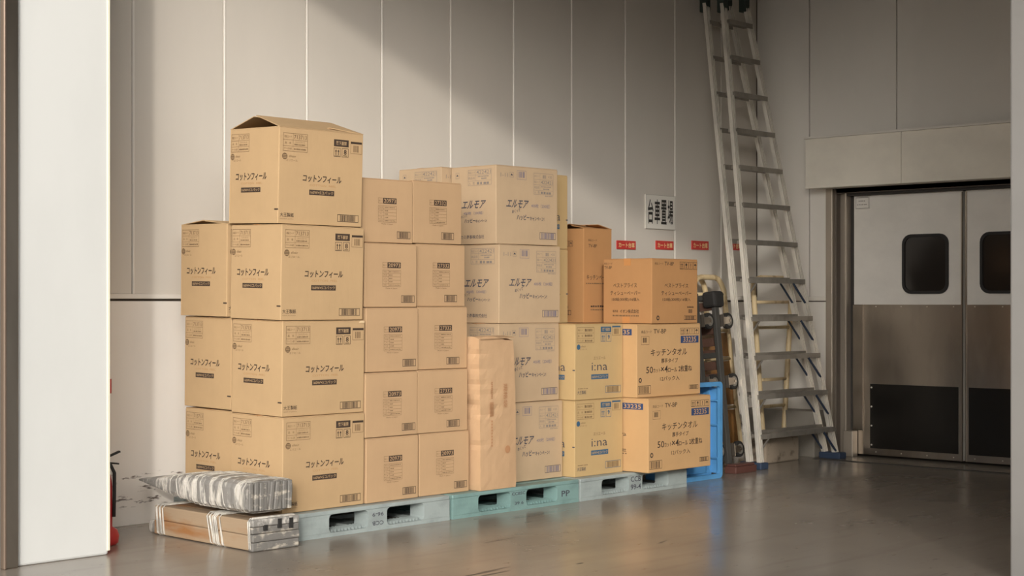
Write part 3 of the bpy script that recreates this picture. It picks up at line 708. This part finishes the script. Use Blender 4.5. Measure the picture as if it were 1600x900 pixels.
# ------------------------------------------------------------------ bundles on the floor
def bundles():
    rr = random.Random(11)
    film = mat('stretch_film', (208, 203, 192), .25, var=.35, vscale=(30, 12, 12), spec=.6, alpha=.78)
    wood = mat('weathered_wood', (160, 138, 112), .75, dark=(150, 104, 62), vscale=(7, 1.4, 9), bump=.25, bscale=30, bstretch=(1, .15, 1), lo=.48, hi=.66)
    greyc = mat('grey_vinyl', (136, 133, 128), .45, dark=(204, 199, 190), vscale=(9, 22, 6), bump=.6, bscale=16, lo=.50, hi=.58)
    greyd = mat('grey_vinyl_plain', (116, 113, 108), .6, dark=(178, 170, 156), vscale=(12, 12, 30), lo=.54, hi=.64, bump=.5, bscale=30)
    e = tag(empty('plank_bundle', (4.782, 6.150, 0), (0, 0, R(-2))), 'tied bundle of weathered wood lying on the floor under the grey wrapped one', 'bundle')
    L, w, h = .90, .275, .150
    # planks: two layers, three wide
    for k in range(3):
        for j in range(2):
            x0 = k * w / 3; z0 = .004 + j * h / 2
            MB().box(x0 + .001, .03, z0, x0 + w / 3 - .001, L - rr.uniform(0, .06), z0 + h / 2 - .0012).build('plank', wood, e, bevel=.006)
    for j, (z0, z1) in enumerate(((.002, .045), (.047, .085), (.087, .120), (.122, .158))):
        MB().box(-.004, -.002 - .004 * (j % 2), z0, w + .005, .034, z1).build('end_layer', greyd if j != 3 else greyc, e, bevel=.006)
    for x, z0, z1 in ((.06, .10, .128), (.145, .105, .152), (.215, .098, .150)):
        MB().box(x, -.009, z0, x + .024, -.001, z1).build('tape_patch', M_black, e, bevel=.001, seg=1)
    def band(par, y, wd, w, h, z0, r=.014, slant=0.0, n=5):
        for k in range(n):
            yy = y + wd * (k / max(1, n - 1) - .5) + rr.uniform(-.006, .006); tt = .002 + rr.uniform(0, .003); s = slant * rr.uniform(.6, 1.2)
            pts = [(-tt, yy, z0 + .01), (-tt, yy + s, z0 + h - .012), (.012, yy + s, z0 + h + tt), (w - .012, yy + s * .6, z0 + h + tt), (w + tt, yy, z0 + h - .012), (w + tt, yy, z0 + .01), (w - .01, yy, z0 - .001), (.01, yy, z0 - .001)]
            MB().tube(pts, [rr.uniform(.003, .008) for _ in pts], 6, True).build('film_strand', film, par, smooth=True)
    band(e, .30, .10, w, h, .006, slant=.03, n=6); band(e, .80, .05, w, h, .006, slant=.02, n=4); band(e, .02, .02, w, h, .006, slant=.01, n=2)
    MB().box(.01, L - .06, .0, w - .01, L + .05, .07).build('rag', greyc, e, bevel=.02, smooth=True)
    # upper bundle
    e2 = tag(empty('wrapped_bundle', (4.760, 6.185, .182), (R(0), 0, R(-3))), 'grey roll wrapped in clear film with a tapered end, on the wooden bundle', 'bundle')
    rings = []; n = 28; L2 = .98; r2 = random.Random(4)
    for k in range(40):
        t = k / 39; y = t * L2; tap = 1.0 if t < .42 else max(.10, 1 - ((t - .42) / .58) ** 1.35 * .90)
        if k == 0: tap = .93
        W2 = .145 * (1 - .4 * (1 - tap)); H2 = .080 * tap; ring = []
        cx = .145 - .05 * (1 - tap); cz = .082 - .02 * (1 - tap) * 0 + .012 * (1 - tap)
        wr = 1 + .012 * math.sin(k * 2.1) + r2.uniform(-.008, .008)
        for i in range(n):
            a = 2 * math.pi * i / n; c, s = math.cos(a), math.sin(a); q = 5.0
            rad = (abs(c) ** q + abs(s) ** q) ** (-1 / q)
            ring.append((cx + W2 * rad * c * wr, y + .006 * math.sin(i * 1.7), cz + H2 * rad * s * wr))
        rings.append(ring)
    MB().loft(rings).build('roll', greyc, e2, smooth=False)
    # folded layers showing on the end
    for k in range(9):
        x = .022 + k * .028; lean = .004 * math.sin(k)
        MB().prism([(x, .012), (x + .022, .012), (x + .022 + lean + (.02 if 3 < k < 6 else 0), .152), (x + lean + (.02 if 3 < k < 6 else 0), .152)], -.010 - .004 * (k % 3), .02).build('fold_layer', greyd, e2, bevel=.003, seg=1)
    for y, wd, nn in ((.05, .05, 3), (.24, .12, 5), (.40, .10, 4), (.56, .08, 2), (.70, .06, 2)):
        for k in range(nn):
            yy = y + wd * (k / max(1, nn - 1) - .5) + rr.uniform(-.01, .01); s = rr.uniform(-.02, .02)
            tap = 1.0 if yy < .42 * L2 else max(.10, 1 - ((yy / L2 - .42) / .58) ** 1.35 * .90)
            W2 = .147 * (1 - .4 * (1 - tap)); H2 = .082 * tap; cx = .145 - .05 * (1 - tap); cz = .082 + .012 * (1 - tap); pts = []
            for i in range(24):
                a = 2 * math.pi * i / 24; c, sn = math.cos(a), math.sin(a); rad = (abs(c) ** 5 + abs(sn) ** 5) ** -.2
                pts.append((cx + W2 * rad * c, yy + s * sn, cz + H2 * rad * sn))
            MB().tube(pts, rr.uniform(.0012, .0035), 5, True).build('film_strand', film, e2, smooth=True)
bundles()

# ------------------------------------------------------------------ blue crate lying on its side, opening to the front
def crate():
    m = mat('blue_crate', (92, 158, 212), .45, var=.12, vscale=(6, 6, 6)); e = tag(empty('plastic_crate', (8.60, 6.42, 0)), 'bright blue plastic crate on its side beside the kitchen towel cartons', 'crate')
    w, d, h, t = .45, .30, .655, .006
    def lattice(name, o, U, V, nu, nv):
        mb = MB(); o = Vector(o); U = Vector(U); V = Vector(V); N = U.cross(V).normalized()
        for i in range(nu + 1): q = o + U * i / nu; mb.obox(q, q + V, .005, t, N)
        for i in range(nv + 1): q = o + V * i / nv; mb.obox(q, q + U, .005, t, N)
        ob = mb.build(name, m, e); return ob
    lattice('base_lattice', (0, d, 0), (w, 0, 0), (0, 0, h), 18, 26)
    MB().box(0, 0, 0, t, d, h).build('side_wall', m, e); MB().box(w - t, .10, 0, w, d, h).build('side_wall', m, e); MB().box(w + .001, .012, .03, w + .005, .10, h - .03).build('rim_web', m, e)
    lattice('floor_side_lattice', (0, .03, .004), (w, 0, 0), (0, d - .03, 0), 18, 12)
    MB().box(0, .02, h - t, w, d, h).build('side_wall', m, e)
    # double rim with ribs
    def rim(y0, y1, o, th):
        mb = MB(); out = rrect(-o, -0.0 if o == 0 else -.0, w + o, h + o, .03); inn = rrect(-o + th, th, w + o - th, h + o - th, .02)
        n = len(out); vs = [(x, y0, z) for x, z in out] + [(x, y0, z) for x, z in inn] + [(x, y1, z) for x, z in out] + [(x, y1, z) for x, z in inn]; fs = []
        for i in range(n):
            j = (i + 1) % n; fs += [(i, j, n + j, n + i), (2 * n + i, 3 * n + i, 3 * n + j, 2 * n + j), (i, 2 * n + i, 2 * n + j, j), (n + i, n + j, 3 * n + j, 3 * n + i)]
        mb.add(vs, fs); return mb.build('rim', m, e)
    rim(-.012, .012, .012, .030); rim(.078, .100, .006, .030)
    for z in (.13, .36, .53): MB().box(w - .022, .012, z, w + .006, .078, z + .010).build('rib', m, e)
crate()

# ------------------------------------------------------------------ signs on the wall
def flat_sign(name, x0, x1, z0, z1, face, ink, label, cat, group, texts, th=.003, edge=None):
    e = tag(empty(name, (x0, YW - .006, z0)), label, cat, group); w = x1 - x0; h = z1 - z0
    MB().box(0, -th, 0, w, .006 if name != 'sign_sheet' else .0055, h).build('plate', face, e)
    p = Print(w, h)
    if edge: p.frame(0, 0, 1, 1, 1, .003)
    for body, u0, v0, u1, v1, b in texts: p.text(body, u0, v0, u1, v1, 0, b)
    q = p.mb; q.v = [(x, y - th, z) for x, y, z in q.v]; q.build('lettering', [ink, edge or ink], e)
M_paper = mat('laminated_paper', (226, 222, 212), .35)
ch4 = [(c, .07 + i * .222, .13, .07 + i * .222 + .185,   .85, .018) for i, c in enumerate('台車置場')]
flat_sign('sign_sheet', 9.455, 9.825, 1.775, 2.035, M_paper, mat('ink_black', (44, 40, 36), .6), 'white laminated sheet with four bold black characters on the wall', 'sign', None, ch4, edge=mat('sheet_edge', (168, 162, 150), .5))
M_red = mat('red_sticker', (196, 58, 52), .5); M_yel = mat('sticker_yellow', (236, 206, 150), .5)
for x0, x1, z0, z1, lab in ((9.115, 9.335, 1.613, 1.676, 'red cart sticker on the wall above the tall narrow carton, leftmost of four'), (9.586, 9.803, 1.622, 1.688, 'red cart sticker directly below the white sheet of black characters'),
                         (10.043, 10.262, 1.632, 1.701, 'red cart sticker between the white sheet and the ladder'), (10.505, 10.725, 1.640, 1.710, 'red cart sticker partly hidden behind the ladder rails')):
    flat_sign('wall_sticker', x0, x1, z0, z1, M_red, M_yel, lab, 'sticker', 'red cart stickers in a row', [('カート台車', .07, .2, .93, .82, .02)])
flat_sign('wall_notice', 4.62, 4.797, .722, .806, M_red, M_paper, 'red notice with pale border on the wall behind the white jamb', 'sign', None, [], edge=M_paper)

# ------------------------------------------------------------------ fire extinguisher behind the jamb
e = tag(empty('fire_extinguisher', (4.425, 6.905, 0)), 'red fire extinguisher standing on the floor behind the white jamb', 'extinguisher')
rd = mat('extinguisher_red', (186, 44, 44), .35)
MB().tube([(0, 0, .0), (0, 0, .012), (0, 0, .045), (0, 0, .075), (0, 0, .09), (0, 0, .30), (0, 0, .345), (0, 0, .375), (0, 0, .39)], [.070, .080, .084, .074, .050, .050, .044, .028, .018], 24).build('cylinder', rd, e, smooth=True)
MB().tube([(0, 0, .385), (0, 0, .43)], .016, 12).build('valve', M_steel, e)
MB().obox((-.01, 0, .425), (.095, -.01, .462), .02, .008).build('lever', M_black, e); MB().obox((-.01, 0, .415), (.09, -.005, .400), .02, .008).build('handle', M_black, e)
MB().tube([(.0, .0, .41), (.03, -.03, .40), (.045, -.04, .36), (.045, -.04, .26), (.042, -.04, .14)], .009, 8).build('hose', M_black, e, smooth=True)

# ------------------------------------------------------------------ ladder
def ladder():
    e = tag(empty('step_ladder', (10.2, 6.55, 0)), 'tall folded aluminium stepladder leaning on the wall near the doors', 'ladder')
    O = Vector((10.2, 6.55, 0))
    secs = {'f': (Vector((9.70, 6.53, .03)), Vector((10.127, 7.165, 3.567)), Vector((10.78, 6.56, .03)), Vector((10.422, 7.165, 3.609))),
            'r': (Vector((9.695, 6.62, .03)), Vector((10.132, 7.335, 3.591)), Vector((10.775, 6.65, .03)), Vector((10.43, 7.335, 3.64)))}
    for s, (lb, lt, rb, rt) in secs.items():
        lb, lt, rb, rt = lb - O, lt - O, rb - O, rt - O
        lt = lb + (lt - lb) * 1.05; rt = rb + (rt - rb) * 1.05
        for a, b in ((lb, lt), (rb, rt)):
            mb = MB(); mb.obox(a, b, .052, .014, (0, -1, 0))        # web, then three raised ribs along the face
            dirn = (b - a).normalized(); side = dirn.cross(Vector((0, -1, 0))).normalized(); fw = Vector((0, -1, 0)) * .013
            for k, wd in ((-.021, .010), (.002, .012), (.021, .010)): mb.obox(a + side * k + fw, b + side * k + fw, wd, .020, (0, -1, 0))
            mb.build('rail', M_alu, e)
        n = 12
        for k in range(n):
            z = (.236 if s == 'f' else .250) + .287 * k; t = (z - .03) / (lt.z - .03); a = lb + (lt - lb) * t; b = rb + (rt - rb) * t
            dep = .085 if s == 'f' else .045
            mb = MB(); x0, x1 = a.x + .008, b.x - .008; yc = (a.y + b.y) / 2
            mb.box(x0, yc - dep / 2, a.z - .012, x1, yc + dep / 2, a.z + .012); mb.box(x0, yc - dep / 2 - .004, a.z - .022, x1, yc - dep / 2 + .004, a.z + .014)
            mb.build('step', M_alud, e)
            if s == 'f' and k < 5:
                MB().obox((x1 - .17, yc - .045, a.z - .02), (b.x + .005 + .06 * 0, yc - .040, a.z - .175), .014, .010, (0, -1, 0)).build('brace', M_blueplastic, e)
                MB().obox((x0 + .10, yc - .04, a.z - .02), (a.x - .005, yc - .035, a.z - .12), .012, .008, (0, -1, 0)).build('brace', M_alud, e)
                MB().obox((x1 - .17, yc + .07, a.z - .02), (b.x + .005, yc + .075, a.z - .175), .012, .010, (0, -1, 0)).build('brace', M_blueplastic, e)
    for cx in (9.70, 10.78):
        MB().box(cx - .05 - O.x, -.065, 0, cx + .05 - O.x, .125, .05).build('foot', M_blueplastic, e, bevel=.008)
    for f, (lb, lt, rb, rt) in secs.items():
        for q in (lt, rt):
            c = q - O; MB().box(c.x - .03, c.y - .035, c.z - .10, c.x + .03, c.y + .03, c.z + .2).build('hinge_bracket', M_green, e, bevel=.006)
    lt = secs['f'][1] - O; rt = secs['r'][3] - O
    MB().box(lt.x - .02, lt.y - .03, lt.z + .10, rt.x + .02, rt.y + .0, lt.z + .16).build('top_plate', M_alud, e, bevel=.006)
ladder()

# ------------------------------------------------------------------ trolleys behind the cartons
def caster(e, p, r=.060, ang=0.0):
    """plate, fork and wheel standing out from an upright deck towards the viewer"""
    x, y, z = p
    c = MB().box(x - .045, y - .006, z - .045, x + .045, y, z + .045).build('caster', M_steel, e)
    for a in (-.026, .021): MB().prism([(y - .006, z - .03), (y - .006, z + .03), (y - .108, z + .025), (y - .108, z - .02)], x + a, x + a + .005, 'x').build('fork', M_steel, c)
    MB().tube([(x - .018, y - .108, z), (x - .013, y - .108, z), (x + .013, y - .108, z), (x + .018, y - .108, z)], [r * .85, r, r, r * .85], 20).build('wheel', M_black, c)
    MB().tube([(x - .0195, y - .108, z), (x + .0195, y - .108, z)], r * .62, 16).build('hub', mat('hub_grey', (118, 114, 106), .5), c)
    MB().tube([(x - .030, y - .108, z), (x + .030, y - .108, z)], .010, 8).build('axle', M_steel, c)
def trolleys():
    M_brown = mat('brown_plastic_slat', (92, 66, 54), .6, var=.3, vscale=(8, 8, 8)); M_dk = mat('dark_grey_frame', (66, 64, 60), .6)
    M_amber = mat('varnished_board', (158, 112, 62), .35, var=.35, vscale=(6, 6, 4))
    def trolley(loc, label, bumper):
        # deck upright, underside turned to the right so that its wheels stand out that way
        e = tag(empty('platform_trolley', loc, (Matrix.Rotation(R(-6), 3, 'X') @ Matrix.Rotation(R(90), 3, 'Z')).to_euler()), label, 'trolley', 'platform trolleys stood on end')
        w, h = .36, 1.25
        for x in (0, w - .035): MB().box(x, 0, .0, x + .035, .05, h).build('frame_bar', M_dk, e, bevel=.006)
        for z in (.02, .40, .78, h - .04): MB().box(.035, 0, z, w - .035, .045, z + .04).build('frame_bar', M_dk, e, bevel=.004)
        for k in range(13):
            z = .075 + k * .088
            MB().box(.035, .015, z, w - .035, .032, z + .062).build('slat', M_brown, e, bevel=.003, seg=1)
        if bumper: MB().box(-.02, -.05, h - .10, .10, .07, h + .02).build('bumper', M_black, e, bevel=.02)
        for z in (1.05, .60, .10):
            for x in (.015, w - .10): caster(e, (x, 0, z))
    trolley((9.345, 6.690, .038), 'dark platform trolley with brown slats stood on end beside the blue crate', False)
    trolley((9.600, 6.700, .038), 'second dark platform trolley stood on end, next to the ladder', True)
    # cream frame with boards, behind it
    def cart(loc, top_w, bot_w, h, shift, bars, boards, label, bent=False):
        e = tag(empty('hand_truck', loc), label, 'hand truck', 'cream hand trucks'); r = .021; pts = []
        x0, x1 = 0, top_w; xb0 = shift; xb1 = shift + bot_w
        ln = .10
        L = lambda z: x0 + (xb0 - x0) * (1 - z / h); RR = lambda z: x1 + (xb1 - x1) * (1 - z / h)
        pts = [(L(.02), -.05 if bent else 0, .02), (L(.12), 0, .14), (L(h * .5), 0, h * .5), (L(h - ln), 0, h - ln)]
        for a in (30, 60): pts.append((L(h) + ln * (1 - math.cos(R(a))), 0, h - ln * (1 - math.sin(R(a)))))
        pts += [(L(h) + ln, 0, h), (RR(h) - ln, 0, h)]
        for a in (60, 30): pts.append((RR(h) - ln * (1 - math.cos(R(a))), 0, h - ln * (1 - math.sin(R(a)))))
        pts += [(RR(h - ln), 0, h - ln), (RR(h * .5), 0, h * .5), (RR(.12), 0, .14), (RR(.02), -.05 if bent else 0, .02)]
        MB().tube(pts, r, 12).build('tube_frame', M_cream, e, smooth=True)
        for z in bars: MB().tube([(L(z) + .01, 0, z), (RR(z) - .01, 0, z)], .013, 10).build('cross_bar', M_cream, e, smooth=True)
        for z0, z1 in boards: MB().add([(L(z0) + .015, .0, z0), (RR(z0) - .015, .0, z0), (RR(z1) - .015, .0, z1), (L(z1) + .015, .0, z1), (L(z0) + .015, .012, z0), (RR(z0) - .015, .012, z0), (RR(z1) - .015, .012, z1), (L(z1) + .015, .012, z1)], [(3, 2, 1, 0), (4, 5, 6, 7), (0, 1, 5, 4), (1, 2, 6, 5), (2, 3, 7, 6), (3, 0, 4, 7)]).build('board', M_amber, e)
        return e
    cart((9.74, 7.16, 0), .38, .42, 1.41, .22, (1.28, 1.00, .78, .40), ((.42, .76), (.80, .98), (.12, .38)), 'cream tube hand truck with amber boards behind the dark trolleys')
    cart((9.66, 7.27, 0), .38, .42, 1.41, .10, (1.25, .9), (), 'cream tube hand truck furthest back behind the dark trolleys')
    cart((10.30, 7.00, 0), .56, .26, 1.41, .16, (1.22, 1.02, .81, .61, .40), (), 'cream tube hand truck standing behind the stepladder', True)
trolleys()
# concrete block behind the ladder, dark box by the trolley foot
bl = MB().box(0, 0, 0, .46, .13, .185).build('concrete_block', mat('rough_concrete', (156, 142, 124), .85, dark=(104, 90, 76), vscale=(9, 9, 9), bump=.4, bscale=25, lo=.55, hi=.72), bevel=.012)
bl.location = (10.03, 6.70, 0); tag(bl, 'rough concrete block on the floor behind the stepladder foot', 'block')
bx = MB().box(0, 0, 0, .26, .10, .05).box(.012, .01, .05, .248, .09, .065).build('wheel_chock', mat('dark_red_plastic', (92, 58, 50), .6, var=.3), bevel=.006)
bx.location = (9.30, 6.46, 0); tag(bx, 'dark red block on the floor beside the blue crate', 'block')

# print and fine lattices: too small to pick apart, one joined part each
for o in bpy.data.objects:
    if o.parent and o.name.split('.')[0] in ('print', 'lettering', 'stencil', 'plate_print', 'torn_edge', 'base_lattice', 'floor_side_lattice'): o['kind'] = 'stuff'
